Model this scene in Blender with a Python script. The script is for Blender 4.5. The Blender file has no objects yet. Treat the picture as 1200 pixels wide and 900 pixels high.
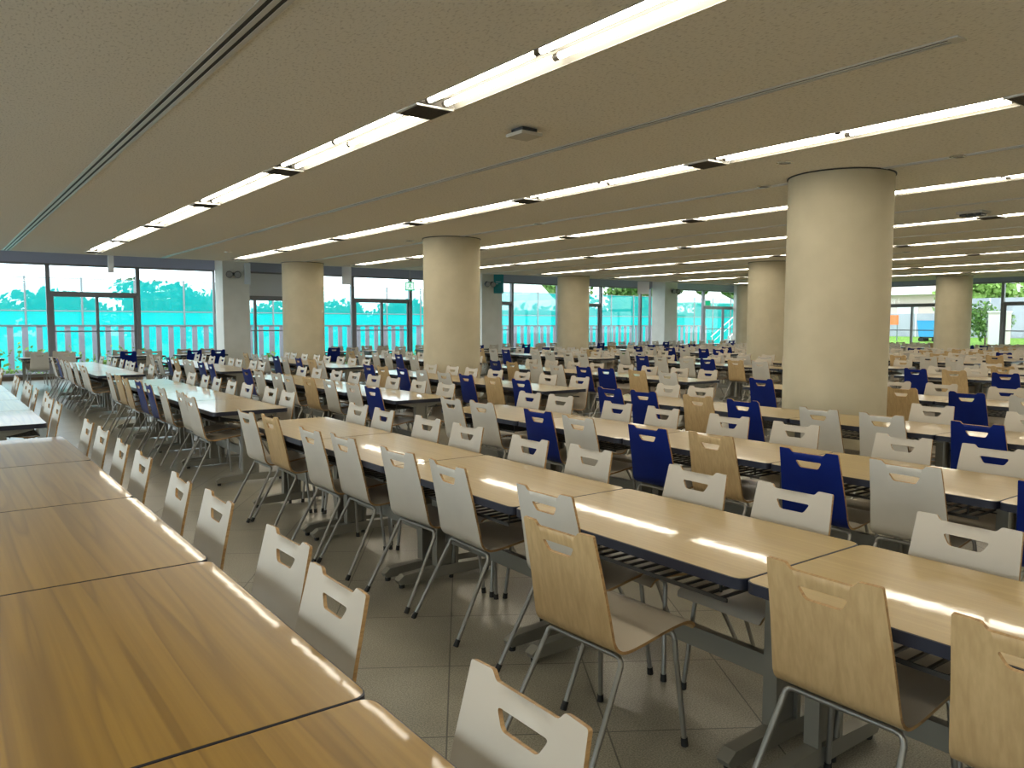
import bpy, math, random
from mathutils import Vector, Matrix
from mathutils.geometry import delaunay_2d_cdt
PI = math.pi
rng = random.Random(11)
SC = bpy.context.scene
COL = SC.collection

# ------------------------------------------------------------------ materials
def new_mat(name):
    m = bpy.data.materials.new(name); m.use_nodes = True
    nt = m.node_tree
    b = nt.nodes['Principled BSDF']
    return m, nt, b

def plain(name, col, rough=0.5, metal=0.0, coat=0.0, spec=0.5):
    m, nt, b = new_mat(name)
    b.inputs['Base Color'].default_value = (*col, 1)
    b.inputs['Roughness'].default_value = rough
    b.inputs['Metallic'].default_value = metal
    b.inputs['Coat Weight'].default_value = coat
    b.inputs['Specular IOR Level'].default_value = spec
    return m

def noisy(name, c1, c2, scale, rough=0.5, stretch=(1, 1, 1), detail=3.0, coords='Object', bump=0.0, spec=0.5, lo=0.35, hi=0.65, coat=0.0):
    m, nt, b = new_mat(name)
    tc = nt.nodes.new('ShaderNodeTexCoord'); mp = nt.nodes.new('ShaderNodeMapping')
    mp.inputs['Scale'].default_value = stretch
    nz = nt.nodes.new('ShaderNodeTexNoise'); nz.inputs['Scale'].default_value = scale; nz.inputs['Detail'].default_value = detail
    cr = nt.nodes.new('ShaderNodeValToRGB')
    cr.color_ramp.elements[0].position = lo; cr.color_ramp.elements[0].color = (*c1, 1)
    cr.color_ramp.elements[1].position = hi; cr.color_ramp.elements[1].color = (*c2, 1)
    L = nt.links.new
    L(tc.outputs[coords], mp.inputs['Vector']); L(mp.outputs[0], nz.inputs['Vector']); L(nz.outputs['Fac'], cr.inputs[0])
    L(cr.outputs[0], b.inputs['Base Color'])
    b.inputs['Roughness'].default_value = rough
    b.inputs['Specular IOR Level'].default_value = spec
    b.inputs['Coat Weight'].default_value = coat
    if bump:
        bp = nt.nodes.new('ShaderNodeBump'); bp.inputs['Strength'].default_value = bump; bp.inputs['Distance'].default_value = 0.004
        L(nz.outputs['Fac'], bp.inputs['Height']); L(bp.outputs[0], b.inputs['Normal'])
    return m

def wood(name, light, dark, vein, rough, axis='Y', scale=1.0, coat=0.0, veinamt=0.6, spec=0.5):
    """laminate with fine grain along one axis and darker wandering veins"""
    m, nt, b = new_mat(name); L = nt.links.new; N = nt.nodes.new
    tc = N('ShaderNodeTexCoord'); oi = N('ShaderNodeObjectInfo')
    off = N('ShaderNodeVectorMath'); off.operation = 'SCALE'; off.inputs[0].default_value = (7.0, 3.0, 5.0)
    L(oi.outputs['Random'], off.inputs['Scale'])
    add = N('ShaderNodeVectorMath'); add.operation = 'ADD'
    L(tc.outputs['Object'], add.inputs[0]); L(off.outputs[0], add.inputs[1])
    st = {'Y': (1, 0.014, 1), 'Z': (1, 1, 0.018)}[axis]
    mp = N('ShaderNodeMapping'); mp.inputs['Scale'].default_value = st
    L(add.outputs[0], mp.inputs['Vector'])
    fine = N('ShaderNodeTexNoise'); fine.inputs['Scale'].default_value = 62 * scale; fine.inputs['Detail'].default_value = 3
    L(mp.outputs[0], fine.inputs['Vector'])
    cr = N('ShaderNodeValToRGB'); cr.color_ramp.elements[0].position = .32; cr.color_ramp.elements[1].position = .68
    cr.color_ramp.elements[0].color = (*dark, 1); cr.color_ramp.elements[1].color = (*light, 1)
    L(fine.outputs['Fac'], cr.inputs[0])
    st2 = {'Y': (1, 0.045, 1), 'Z': (1, 1, 0.04)}[axis]
    mp2 = N('ShaderNodeMapping'); mp2.inputs['Scale'].default_value = st2
    L(add.outputs[0], mp2.inputs['Vector'])
    wv = N('ShaderNodeTexNoise'); wv.inputs['Scale'].default_value = 15 * scale; wv.inputs['Detail'].default_value = 1.5
    L(mp2.outputs[0], wv.inputs['Vector'])
    vr = N('ShaderNodeValToRGB'); e = vr.color_ramp.elements
    e[0].position = .41; e[0].color = (0, 0, 0, 1); e[1].position = .50; e[1].color = (veinamt, veinamt, veinamt, 1)
    e2 = vr.color_ramp.elements.new(.53); e2.color = (0, 0, 0, 1)
    L(wv.outputs['Fac'], vr.inputs[0])
    mx = N('ShaderNodeMixRGB'); mx.inputs['Color2'].default_value = (*vein, 1)
    L(vr.outputs[0], mx.inputs['Fac']); L(cr.outputs[0], mx.inputs['Color1'])
    L(mx.outputs[0], b.inputs['Base Color'])
    b.inputs['Roughness'].default_value = rough
    b.inputs['Coat Weight'].default_value = coat
    b.inputs['Coat Roughness'].default_value = .035
    if coat:
        wz = N('ShaderNodeTexNoise'); wz.inputs['Scale'].default_value = 13; wz.inputs['Detail'].default_value = 1
        L(tc.outputs['Object'], wz.inputs['Vector'])
        bp = N('ShaderNodeBump'); bp.inputs['Strength'].default_value = .03; bp.inputs['Distance'].default_value = .004
        L(wz.outputs['Fac'], bp.inputs['Height']); L(bp.outputs[0], b.inputs['Coat Normal'])
    b.inputs['Specular IOR Level'].default_value = spec
    return m

def emit(name, col, strength):
    m = bpy.data.materials.new(name); m.use_nodes = True; nt = m.node_tree; nt.nodes.clear()
    o = nt.nodes.new('ShaderNodeOutputMaterial'); e = nt.nodes.new('ShaderNodeEmission')
    e.inputs[0].default_value = (*col, 1); e.inputs[1].default_value = strength
    nt.links.new(e.outputs[0], o.inputs[0]); return m

def floor_mat():
    m, nt, b = new_mat('terrazzo_tile'); L = nt.links.new; N = nt.nodes.new
    tc = N('ShaderNodeTexCoord')
    mp = N('ShaderNodeMapping'); mp.inputs['Rotation'].default_value = (0, 0, math.radians(33)); mp.inputs['Location'].default_value = (.06, .21, 0)
    L(tc.outputs['Object'], mp.inputs['Vector'])
    br = N('ShaderNodeTexBrick'); br.offset = 0; br.inputs['Scale'].default_value = 1.0
    br.inputs['Brick Width'].default_value = .60; br.inputs['Row Height'].default_value = .60
    br.inputs['Mortar Size'].default_value = .0035; br.inputs['Mortar Smooth'].default_value = .3
    br.inputs['Color1'].default_value = (.30, .28, .22, 1); br.inputs['Color2'].default_value = (.33, .31, .245, 1); br.inputs['Mortar'].default_value = (.10, .095, .08, 1)
    L(mp.outputs[0], br.inputs['Vector'])
    vz = N('ShaderNodeTexNoise'); vz.inputs['Scale'].default_value = 170; vz.inputs['Detail'].default_value = 2
    L(tc.outputs['Object'], vz.inputs['Vector'])
    cr = N('ShaderNodeValToRGB'); cr.color_ramp.elements[0].position = .35; cr.color_ramp.elements[1].position = .65
    cr.color_ramp.elements[0].color = (.62, .62, .62, 1); cr.color_ramp.elements[1].color = (1.25, 1.25, 1.25, 1)
    L(vz.outputs['Fac'], cr.inputs[0])
    st = N('ShaderNodeTexNoise'); st.inputs['Scale'].default_value = 2.2; st.inputs['Detail'].default_value = 4
    L(tc.outputs['Object'], st.inputs['Vector'])
    cs = N('ShaderNodeValToRGB'); cs.color_ramp.elements[0].position = .3; cs.color_ramp.elements[1].position = .7
    cs.color_ramp.elements[0].color = (.82, .82, .82, 1); cs.color_ramp.elements[1].color = (1.08, 1.08, 1.08, 1)
    L(st.outputs['Fac'], cs.inputs[0])
    m1 = N('ShaderNodeMixRGB'); m1.blend_type = 'MULTIPLY'; m1.inputs['Fac'].default_value = 1
    m2 = N('ShaderNodeMixRGB'); m2.blend_type = 'MULTIPLY'; m2.inputs['Fac'].default_value = 1
    L(br.outputs['Color'], m1.inputs['Color1']); L(cr.outputs[0], m1.inputs['Color2'])
    L(m1.outputs[0], m2.inputs['Color1']); L(cs.outputs[0], m2.inputs['Color2'])
    L(m2.outputs[0], b.inputs['Base Color'])
    b.inputs['Roughness'].default_value = .28
    return m

def ceiling_mat():
    m, nt, b = new_mat('rockwool_ceiling'); L = nt.links.new; N = nt.nodes.new
    tc = N('ShaderNodeTexCoord')
    mp = N('ShaderNodeMapping'); mp.inputs['Scale'].default_value = (1.0, .45, 1)
    L(tc.outputs['Object'], mp.inputs['Vector'])
    nz = N('ShaderNodeTexNoise'); nz.inputs['Scale'].default_value = 75; nz.inputs['Detail'].default_value = 2
    L(mp.outputs[0], nz.inputs['Vector'])
    cr = N('ShaderNodeValToRGB'); cr.color_ramp.elements[0].position = .30; cr.color_ramp.elements[1].position = .46
    cr.color_ramp.elements[0].color = (.62, .60, .56, 1); cr.color_ramp.elements[1].color = (.84, .82, .77, 1)
    L(nz.outputs['Fac'], cr.inputs[0]); L(cr.outputs[0], b.inputs['Base Color'])
    b.inputs['Roughness'].default_value = .95; b.inputs['Specular IOR Level'].default_value = .1
    return m

def glass_mat():
    m = bpy.data.materials.new('window_glass'); m.use_nodes = True; nt = m.node_tree; nt.nodes.clear(); N = nt.nodes.new; L = nt.links.new
    o = N('ShaderNodeOutputMaterial'); t = N('ShaderNodeBsdfTransparent'); g = N('ShaderNodeBsdfGlossy'); mx = N('ShaderNodeMixShader')
    t.inputs[0].default_value = (.93, .97, .97, 1); g.inputs['Roughness'].default_value = .02
    lw = N('ShaderNodeLayerWeight'); lw.inputs['Blend'].default_value = .5
    pw = N('ShaderNodeMath'); pw.operation = 'POWER'; pw.inputs[1].default_value = 5.0
    ma = N('ShaderNodeMath'); ma.operation = 'MULTIPLY_ADD'; ma.inputs[1].default_value = .7; ma.inputs[2].default_value = .03
    L(lw.outputs['Facing'], pw.inputs[0]); L(pw.outputs[0], ma.inputs[0]); L(ma.outputs[0], mx.inputs[0]); L(t.outputs[0], mx.inputs[1]); L(g.outputs[0], mx.inputs[2]); L(mx.outputs[0], o.inputs[0]); return m

def net_mat(name, col, cover, scale=0):
    m = bpy.data.materials.new(name); m.use_nodes = True; nt = m.node_tree; nt.nodes.clear(); N = nt.nodes.new; L = nt.links.new
    o = N('ShaderNodeOutputMaterial'); t = N('ShaderNodeBsdfTransparent'); tr = N('ShaderNodeBsdfTranslucent'); d = N('ShaderNodeBsdfDiffuse')
    tr.inputs[0].default_value = (*col, 1); d.inputs[0].default_value = (*col, 1)
    a = N('ShaderNodeMixShader'); a.inputs[0].default_value = .4; L(tr.outputs[0], a.inputs[1]); L(d.outputs[0], a.inputs[2])
    mx = N('ShaderNodeMixShader'); mx.inputs[0].default_value = cover
    L(t.outputs[0], mx.inputs[1]); L(a.outputs[0], mx.inputs[2]); L(mx.outputs[0], o.inputs[0]); return m

def foliage_mat(name, c1, c2, scale=6):
    return noisy(name, c1, c2, scale, rough=.8, spec=.1, lo=.4, hi=.62)

M = {}
M['floor'] = floor_mat(); M['ceiling'] = ceiling_mat(); M['glass'] = glass_mat()
M['column'] = noisy('column_plaster', (.50, .445, .315), (.55, .49, .35), 3.0, rough=.8, spec=.2)
M['wall'] = noisy('pier_plaster', (.74, .72, .66), (.79, .77, .71), 3.0, rough=.8, spec=.2)
M['dark_beam'] = plain('lintel_flare_tint', (.36, .39, .52), .6)  # blue veil of lens flare is mixed into the lintel's base colour
M['soffit'] = plain('perimeter_soffit', (.62, .63, .66), .8)
M['panel_grey'] = plain('grey_wall_panel', (.72, .72, .75), .6)
M['alu'] = plain('bronze_grey_aluminium', (.24, .235, .25), .45, .2)
M['alu_light'] = plain('pale_aluminium', (.62, .62, .60), .35, .3)
M['dark'] = plain('dark_slot', (.012, .012, .014), .6)
M['vent'] = plain('vent_mesh', (.07, .06, .05), .7)
M['trough'] = plain('white_reflector', (.22, .21, .18), .45)
M['tube'] = emit('fluorescent_tube', (1.0, .91, .74), 22.0)
M['lamp_cap'] = plain('tube_socket', (.10, .09, .075), .5)
M['inner'] = noisy('white_laminate', (.485, .435, .355), (.52, .465, .38), 4, rough=.38, spec=.4)
M['back_white'] = noisy('pale_grey_laminate', (.56, .53, .47), (.60, .57, .505), 4, rough=.42, spec=.4)
M['back_wood'] = wood('oak_veneer', (.58, .41, .205), (.49, .335, .16), (.40, .26, .12), .42, 'Z', 1.0, veinamt=.25)
M['back_blue'] = noisy('navy_laminate', (.002, .012, .13), (.003, .016, .16), 4, rough=.45, spec=.22)
M['ply'] = wood('plywood_edge', (.46, .29, .12), (.33, .19, .075), (.24, .13, .05), .5, 'Y', 2.0, veinamt=.5)
M['steel'] = plain('satin_steel_tube', (.34, .335, .31), .36, .8)
M['rubber'] = plain('black_rubber', (.012, .012, .012), .7)
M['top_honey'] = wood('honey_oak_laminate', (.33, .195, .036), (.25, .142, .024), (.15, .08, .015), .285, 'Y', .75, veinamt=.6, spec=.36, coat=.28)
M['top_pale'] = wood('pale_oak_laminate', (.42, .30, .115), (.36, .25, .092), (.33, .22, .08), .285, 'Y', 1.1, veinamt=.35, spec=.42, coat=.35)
M['edge'] = plain('navy_black_edge', (.014, .016, .03), .4)
M['legmetal'] = plain('grey_green_metal', (.27, .265, .23), .4, .55)
M['wire'] = plain('black_wire', (.05, .048, .045), .4, .4)
M['device'] = plain('pale_grey_plastic', (.50, .48, .43), .5)
M['device_dark'] = plain('dark_grey_plastic', (.05, .055, .06), .5)
M['chrome'] = plain('chrome_trim', (.75, .74, .70), .18, .9)
M['lens'] = plain('lamp_lens', (.3, .3, .3), .1)
M['sign_white'] = plain('sign_white', (.72, .78, .88), .5)
M['sign_teal'] = plain('sign_teal', (.01, .26, .29), .5)
M['sign_green'] = emit('exit_green', (.02, .55, .25), .9)
M['sign_pale'] = emit('exit_pale', (.80, 1.0, .92), 1.1)
M['terrace'] = noisy('terrace_concrete', (.30, .30, .29), (.38, .38, .36), 2, rough=.85)
M['paving'] = noisy('pale_paving', (.50, .48, .46), (.58, .56, .53), 2, rough=.85)
M['sill'] = plain('brown_sill', (.13, .085, .05), .6)
M['fence'] = plain('lavender_grey_slat', (.36, .35, .41), .6)
M['net'] = net_mat('turquoise_net', (.01, .55, .58), .55)
M['sheet'] = net_mat('turquoise_windscreen', (.01, .55, .60), .9)
M['pole'] = plain('galvanised_pole', (.25, .28, .29), .5, .5)
M['leaf_dark'] = foliage_mat('dark_leaves', (.02, .06, .03), (.06, .13, .05))
M['leaf_mid'] = foliage_mat('mid_green_leaves', (.06, .14, .03), (.17, .28, .08))
M['leaf_light'] = foliage_mat('light_green_leaves', (.14, .26, .05), (.28, .42, .12))
M['bark'] = noisy('bark', (.10, .07, .05), (.17, .12, .08), 9, rough=.9)
M['grass'] = noisy('grass', (.10, .22, .03), (.22, .36, .07), 8, rough=.9, spec=.1)
M['white_paint'] = plain('white_paint', (.8, .8, .8), .5)
M['pink_wall'] = plain('pale_pink_render', (.62, .50, .48), .8)
M['lilac_wall'] = noisy('lilac_grey_panel', (.34, .35, .42), (.40, .41, .48), 1.2, rough=.6)
M['blue_bin'] = plain('sky_blue_plastic', (.03, .30, .62), .5)
M['orange'] = plain('orange_board', (.75, .20, .06), .6)
M['cream'] = plain('cream_cabinet', (.62, .55, .50), .6)

# ------------------------------------------------------------------ mesh builder
class MB:
    def __init__(s): s.v = []; s.f = []; s.m = []; s.cur = 0
    def add(s, verts, faces, mats=None):
        o = len(s.v); s.v += [tuple(p) for p in verts]
        for i, f in enumerate(faces):
            s.f.append(tuple(k + o for k in f)); s.m.append(s.cur if mats is None else mats[i])
    def box(s, a, b):
        x0, y0, z0 = a; x1, y1, z1 = b
        s.add([(x0, y0, z0), (x1, y0, z0), (x1, y1, z0), (x0, y1, z0), (x0, y0, z1), (x1, y0, z1), (x1, y1, z1), (x0, y1, z1)],
              [(3, 2, 1, 0), (4, 5, 6, 7), (0, 1, 5, 4), (1, 2, 6, 5), (2, 3, 7, 6), (3, 0, 4, 7)])
    def prism(s, poly, axis, lo, hi):
        """poly in the two axes other than `axis`"""
        n = len(poly)
        def P(p, h):
            return {'z': (p[0], p[1], h), 'y': (p[0], h, p[1]), 'x': (h, p[0], p[1])}[axis]
        vs = [P(p, lo) for p in poly] + [P(p, hi) for p in poly]
        fs = [tuple(range(n))[::-1], tuple(range(n, 2 * n))] + [(i, (i + 1) % n, n + (i + 1) % n, n + i) for i in range(n)]
        s.add(vs, fs)
    def tube(s, pts, r, n=8, caps=True):
        pts = [Vector(p) for p in pts]; k = len(pts); rings = []
        up = None
        for i, p in enumerate(pts):
            t = (pts[min(i + 1, k - 1)] - pts[max(i - 1, 0)]).normalized()
            if up is None:
                up = Vector((0, 0, 1)) if abs(t.z) < .9 else Vector((1, 0, 0))
            u = (up - t * up.dot(t))
            if u.length < 1e-4: u = t.orthogonal()
            u.normalize(); w = t.cross(u); up = u
            rr = r[i] if isinstance(r, (list, tuple)) else r
            rings.append([p + u * math.cos(a) * rr + w * math.sin(a) * rr for a in [2 * PI * j / n for j in range(n)]])
        vs = [q for R in rings for q in R]; fs = []
        for i in range(k - 1):
            for j in range(n):
                fs.append((i * n + j, i * n + (j + 1) % n, (i + 1) * n + (j + 1) % n, (i + 1) * n + j))
        if caps:
            fs.append(tuple(range(n))[::-1]); fs.append(tuple((k - 1) * n + j for j in range(n)))
        s.add(vs, fs)
    def lathe(s, prof, c=(0, 0), n=24):
        k = len(prof); vs = []
        for (r, z) in prof:
            for j in range(n):
                a = 2 * PI * j / n; vs.append((c[0] + r * math.cos(a), c[1] + r * math.sin(a), z))
        fs = [(i * n + j, i * n + (j + 1) % n, (i + 1) * n + (j + 1) % n, (i + 1) * n + j) for i in range(k - 1) for j in range(n)]
        fs.append(tuple(range(n))[::-1]); fs.append(tuple((k - 1) * n + j for j in range(n)))
        s.add(vs, fs)
    def data(s, name, mats, smooth=None):
        me = bpy.data.meshes.new(name); me.from_pydata(s.v, [], s.f)
        if not isinstance(mats, (list, tuple)): mats = [mats]
        for m in mats: me.materials.append(m)
        me.polygons.foreach_set('material_index', s.m)
        me.update()
        if smooth is not None:
            me.polygons.foreach_set('use_smooth', [True] * len(me.polygons)); me.set_sharp_from_angle(angle=math.radians(smooth))
        return me
    def build(s, name, mats, parent=None, smooth=None, loc=None):
        return link(name, s.data(name, mats, smooth), parent, loc)

def link(name, data, parent=None, loc=None):
    o = bpy.data.objects.new(name, data); COL.objects.link(o)
    if parent is not None: o.parent = parent
    if loc is not None: o.location = loc
    return o
def thing(name, label, cat, loc=(0, 0, 0), rz=0, group=None):
    o = bpy.data.objects.new(name, None); COL.objects.link(o); o.empty_display_size = .1
    o.location = loc; o.rotation_euler = (0, 0, rz); return tag(o, label, cat, group)
def tag(o, label, cat, group=None, kind=None):
    o['label'] = label; o['category'] = cat
    if group: o['group'] = group
    if kind: o['kind'] = kind
    return o
def struct(o, label=None):
    o['kind'] = 'structure'
    if label: o['label'] = label
    return o
ORD = ['zeroth', 'first', 'second', 'third', 'fourth', 'fifth', 'sixth', 'seventh', 'eighth', 'ninth', 'tenth', 'eleventh', 'twelfth', 'thirteenth', 'fourteenth', 'fifteenth', 'sixteenth', 'seventeenth', 'eighteenth', 'nineteenth', 'twentieth'] + ['twenty-' + w for w in ('first', 'second', 'third', 'fourth', 'fifth', 'sixth', 'seventh', 'eighth', 'ninth')]

# ------------------------------------------------------------------ camera
f_px, pitch, yaw, roll = 918.1, math.radians(4.405), math.radians(36.65), math.radians(.116)
CH = 1.52
sy, cyw = math.sin(yaw), math.cos(yaw)
Fh = Vector((sy, cyw, 0)); R0 = Vector((cyw, -sy, 0)); Z = Vector((0, 0, 1))
F = Fh * math.cos(pitch) - Z * math.sin(pitch); U0 = Z * math.cos(pitch) + Fh * math.sin(pitch)
Rv = R0 * math.cos(roll) + U0 * math.sin(roll); Uv = U0 * math.cos(roll) - R0 * math.sin(roll)
cam = bpy.data.cameras.new('camera'); cam.sensor_width = 36; cam.sensor_fit = 'HORIZONTAL'; cam.lens = f_px / 1200 * 36
cam.clip_start = .05; cam.clip_end = 400
co = link('camera', cam)
co.matrix_world = Matrix(((Rv.x, Uv.x, -F.x, 0), (Rv.y, Uv.y, -F.y, 0), (Rv.z, Uv.z, -F.z, CH), (0, 0, 0, 1)))
SC.camera = co
def project(x, y, z):
    p = Vector((x, y, z - CH)); d = p.dot(F)
    if d < .2: return None
    return 600 + f_px * p.dot(Rv) / d, 450 - f_px * p.dot(Uv) / d, d

# ------------------------------------------------------------------ room shell
CZ = 3.0            # low ceiling
CE_Y = 19.3         # low ceiling edges
CE_X = 27.0
WY, WX = 24.3, 32.0  # window walls
TOP = 3.75
X0, Y0 = -6.0, -7.0
def st(name, a, b, mat, label=None):
    mb = MB(); mb.box(a, b); return struct(mb.build(name, mat), label)
st('floor', (X0 - .2, Y0 - .2, -.15), (WX + .2, WY + .2, 0), M['floor'], 'grey speckled tile floor laid diagonally')
STR_X = [-.15 + 3.0 * i for i in range(10)]
STR_X = [x for x in STR_X if x < CE_X - .3]
mb = MB(); xa = X0
for x in STR_X + [None]:
    xb = CE_X if x is None else x - .15
    mb.box((xa, Y0, CZ), (xb, CE_Y, CZ + .12)); xa = None if x is None else x + .15
for x in STR_X: mb.box((x - .15, CE_Y - .05, CZ), (x + .15, CE_Y, CZ + .12)); mb.box((x - .15, Y0, CZ + .10), (x + .15, CE_Y - .05, CZ + .12))
struct(mb.build('ceiling', M['ceiling']), 'beige speckled ceiling with recessed light strips')
st('ceiling_perimeter', (X0, Y0, TOP), (WX + .2, WY + .2, TOP + .1), M['soffit'])
st('wall_left', (X0 - .2, Y0 - .2, 0), (X0, Y0 + .5, TOP), M['wall'])
st('trim_3', (X0 - .2, Y0 + .5, 3.0), (X0, WY + .2, TOP), M['wall'])
st('baseboard_left', (X0 - .12, Y0 + .5, 0), (X0 + .02, WY, .10), M['sill'])
st('wall_back', (X0, Y0 - .2, 0), (WX + .2, Y0, TOP), M['wall'])

# window wall along y = WY
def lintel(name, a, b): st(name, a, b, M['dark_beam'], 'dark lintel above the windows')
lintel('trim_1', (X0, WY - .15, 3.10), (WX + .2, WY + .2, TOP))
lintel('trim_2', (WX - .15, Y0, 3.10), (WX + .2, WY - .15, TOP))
st('baseboard_window', (X0, WY - .04, 0), (WX, WY + .10, .10), M['sill'])
st('baseboard_right', (WX - .04, Y0, 0), (WX + .10, WY, .10), M['sill'])
for i, (xa, xb) in enumerate(((6.93, 7.70), (16.05, 16.95), (25.65, 26.45))):
    st('trim_pier_%d' % (i + 1), (xa, 23.4, 0), (xb, WY - .15, TOP), M['wall'], 'square plastered pier between windows')
st('trim_pier_4', (31.3, 23.6, 0), (WX, WY - .15, TOP), M['wall'])

def window(name, along, c, a, b, door=False, z1=3.10, stile=None, solid=False):
    """fixed light or sliding door with a transom light between a and b, in the wall plane `c`"""
    w = thing_struct(name)
    def bx(mb, u0, v0, z0, u1, v1, z2):
        if along == 'x': mb.box((u0, c + v0, z0), (u1, c + v1, z2))
        else: mb.box((c + v0, u0, z0), (c + v1, u1, z2))
    fr = MB(); t = .05
    bx(fr, a, -.06, .10, a + t, .06, z1); bx(fr, b - t, -.06, .10, b, .06, z1)
    bx(fr, a + t, -.06, .10, b - t, .06, .16); bx(fr, a + t, -.06, z1 - .05, b - t, .06, z1)
    if door:
        bx(fr, a + t, -.07, 2.28, b - t, .07, 2.36)
    fr.build('window_frame' if not door else 'door_frame', M['alu'], w)
    if door:
        top = MB(); bx(top, a + t, -.008, 2.36, b - t, .008, z1 - .05)
        top.build('transom_panel' if solid else 'transom_pane', M['panel_grey'] if solid else M['glass'], w)
        s = stile if stile is not None else (a + b) / 2
        for (u0, u1, dv) in ((a + t, s + .035, -.03), (s - .035, b - t, .03)):
            lf = MB()
            bx(lf, u0, dv - .02, .16, u0 + .07, dv + .02, 2.28); bx(lf, u1 - .07, dv - .02, .16, u1, dv + .02, 2.28)
            bx(lf, u0 + .07, dv - .02, .16, u1 - .07, dv + .02, .28); bx(lf, u0 + .07, dv - .02, 2.22, u1 - .07, dv + .02, 2.28)
            bx(lf, u0 + .07, dv - .015, 1.27, u1 - .07, dv + .015, 1.305)
            lo = lf.build('sliding_leaf', M['alu'], w)
            pn = MB(); bx(pn, u0 + .07, dv - .004, .28, u1 - .07, dv + .004, 2.22); pn.build('pane', M['glass'], lo)
    else:
        pn = MB(); bx(pn, a + t, -.006, .16, b - t, .006, z1 - .05); pn.build('pane', M['glass'], w)
    return w
def thing_struct(name):
    o = bpy.data.objects.new(name, None); COL.objects.link(o); o['kind'] = 'structure'; return o
wn = [0]; dn = [0]
def win(along, c, a, b, **k):
    if k.get('door'):
        dn[0] += 1; return window('door_%d' % dn[0], along, c, a, b, **k)
    wn[0] += 1; return window('window_%d' % wn[0], along, c, a, b, **k)
# by x along the far wall
win('x', WY, -4.9, -1.9); win('x', WY, -1.9, .6); win('x', WY, .6, 2.62)
win('x', WY, 2.62, 4.83, door=True, stile=3.78)
win('x', WY, 4.83, 6.95)
win('x', WY, 7.60, 9.75, door=True, stile=8.15, solid=True)
win('x', WY, 9.75, 11.42)
win('x', WY, 11.42, 13.62, door=True, stile=12.5)
win('x', WY, 13.62, 16.1)
win('x', WY, 16.9, 18.06, door=True, stile=17.45)
win('x', WY, 18.06, 20.35)
win('x', WY, 20.35, 22.70, door=True, stile=21.5)
win('x', WY, 22.70, 25.06); win('x', WY, 25.06, 25.7)
win('x', WY, 26.4, 29.25)
win('x', WY, 29.25, 31.9, door=True, stile=30.71)
# by y along the right wall
win('y', WX, 19.0, 23.6); 
win('y', WX, 17.0, 19.0)
win('y', WX, 14.2, 17.0, door=True, stile=15.88)
win('y', WX, 12.55, 14.2)
win('y', WX, 9.9, 12.55, door=True, stile=11.2)
win('y', WX, 7.2, 9.9); win('y', WX, 4.4, 7.2); win('y', WX, 1.6, 4.4); win('y', WX, -1.4, 1.6); win('y', WX, -6.9, -1.4)

for q in range(7): win('y', X0 - .1, Y0 + .5 + q * 4.4, Y0 + .5 + (q + 1) * 4.4, z1=3.0)
# round columns
k = 0
COLS = []
for (cx_, cy_) in ((7.45, 4.47), (7.45, 11.8), (7.5, 18.75), (16.3, 4.4), (16.3, 11.53), (16.35, 18.75), (25.5, 4.4), (25.5, 11.4), (25.3, 18.75)):
    if True:
        k += 1; r = .5; COLS.append((cx_, cy_))
        mb = MB(); mb.lathe([(r, 0), (r, CZ)], (cx_, cy_), 64)
        o = struct(mb.build('column' if k == 1 else 'column.%03d' % (k - 1), M['column'], smooth=40), 'round cream plastered column')
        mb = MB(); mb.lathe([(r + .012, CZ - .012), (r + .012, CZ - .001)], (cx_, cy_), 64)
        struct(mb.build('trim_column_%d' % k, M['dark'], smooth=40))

# ------------------------------------------------------------------ ceiling fixtures
PERIOD, V0 = 2.72, 4.86
tub = MB()
tub.tube([(0, -.575, 0), (0, .575, 0)], .019, 8)
tube_me = tub.data('tube', M['tube'], 60)
capm = MB(); capm.tube([(0, -.016, 0), (0, .016, 0)], .021, 8)
cap_me = capm.data('tube_socket', M['lamp_cap'], 60)
hs = MB()   # reflector: upside-down tray recessed in the ceiling channel, with a central spine
hs.add([(-.148, -.6, -.001), (-.148, .6, -.001), (-.118, .6, .07), (-.118, -.6, .07), (.118, -.6, .07), (.118, .6, .07), (.148, .6, -.001), (.148, -.6, -.001)],
       [(0, 1, 2, 3), (3, 2, 5, 4), (4, 5, 6, 7)])
hs.prism([(-.02, .068), (.02, .068), (.012, .03), (-.012, .03)], 'y', -.585, .585)
hs.box((-.15, -.605, -.004), (-.146, .605, .002)); hs.box((.146, -.605, -.004), (.15, .605, .002))
hs_me = hs.data('reflector', M['trough'])
vm = MB(); vm.box((-.15, -.15, -.012), (.15, .15, -.001)); vf_me = vm.data('vent_frame', M['alu_light'])
vm = MB()
vm.box((-.13, -.13, -.0145), (.13, .13, -.012))
for i in range(12):
    y = -.125 + i * .0227; vm.box((-.13, y, -.017), (.13, y + .006, -.0145))
vg_me = vm.data('grille', M['vent'])
strip_names = ['first light strip from the left', 'second light strip', 'third light strip', 'fourth light strip', 'fifth light strip', 'sixth light strip', 'seventh light strip', 'eighth light strip', 'ninth light strip']
nl = 0
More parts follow.
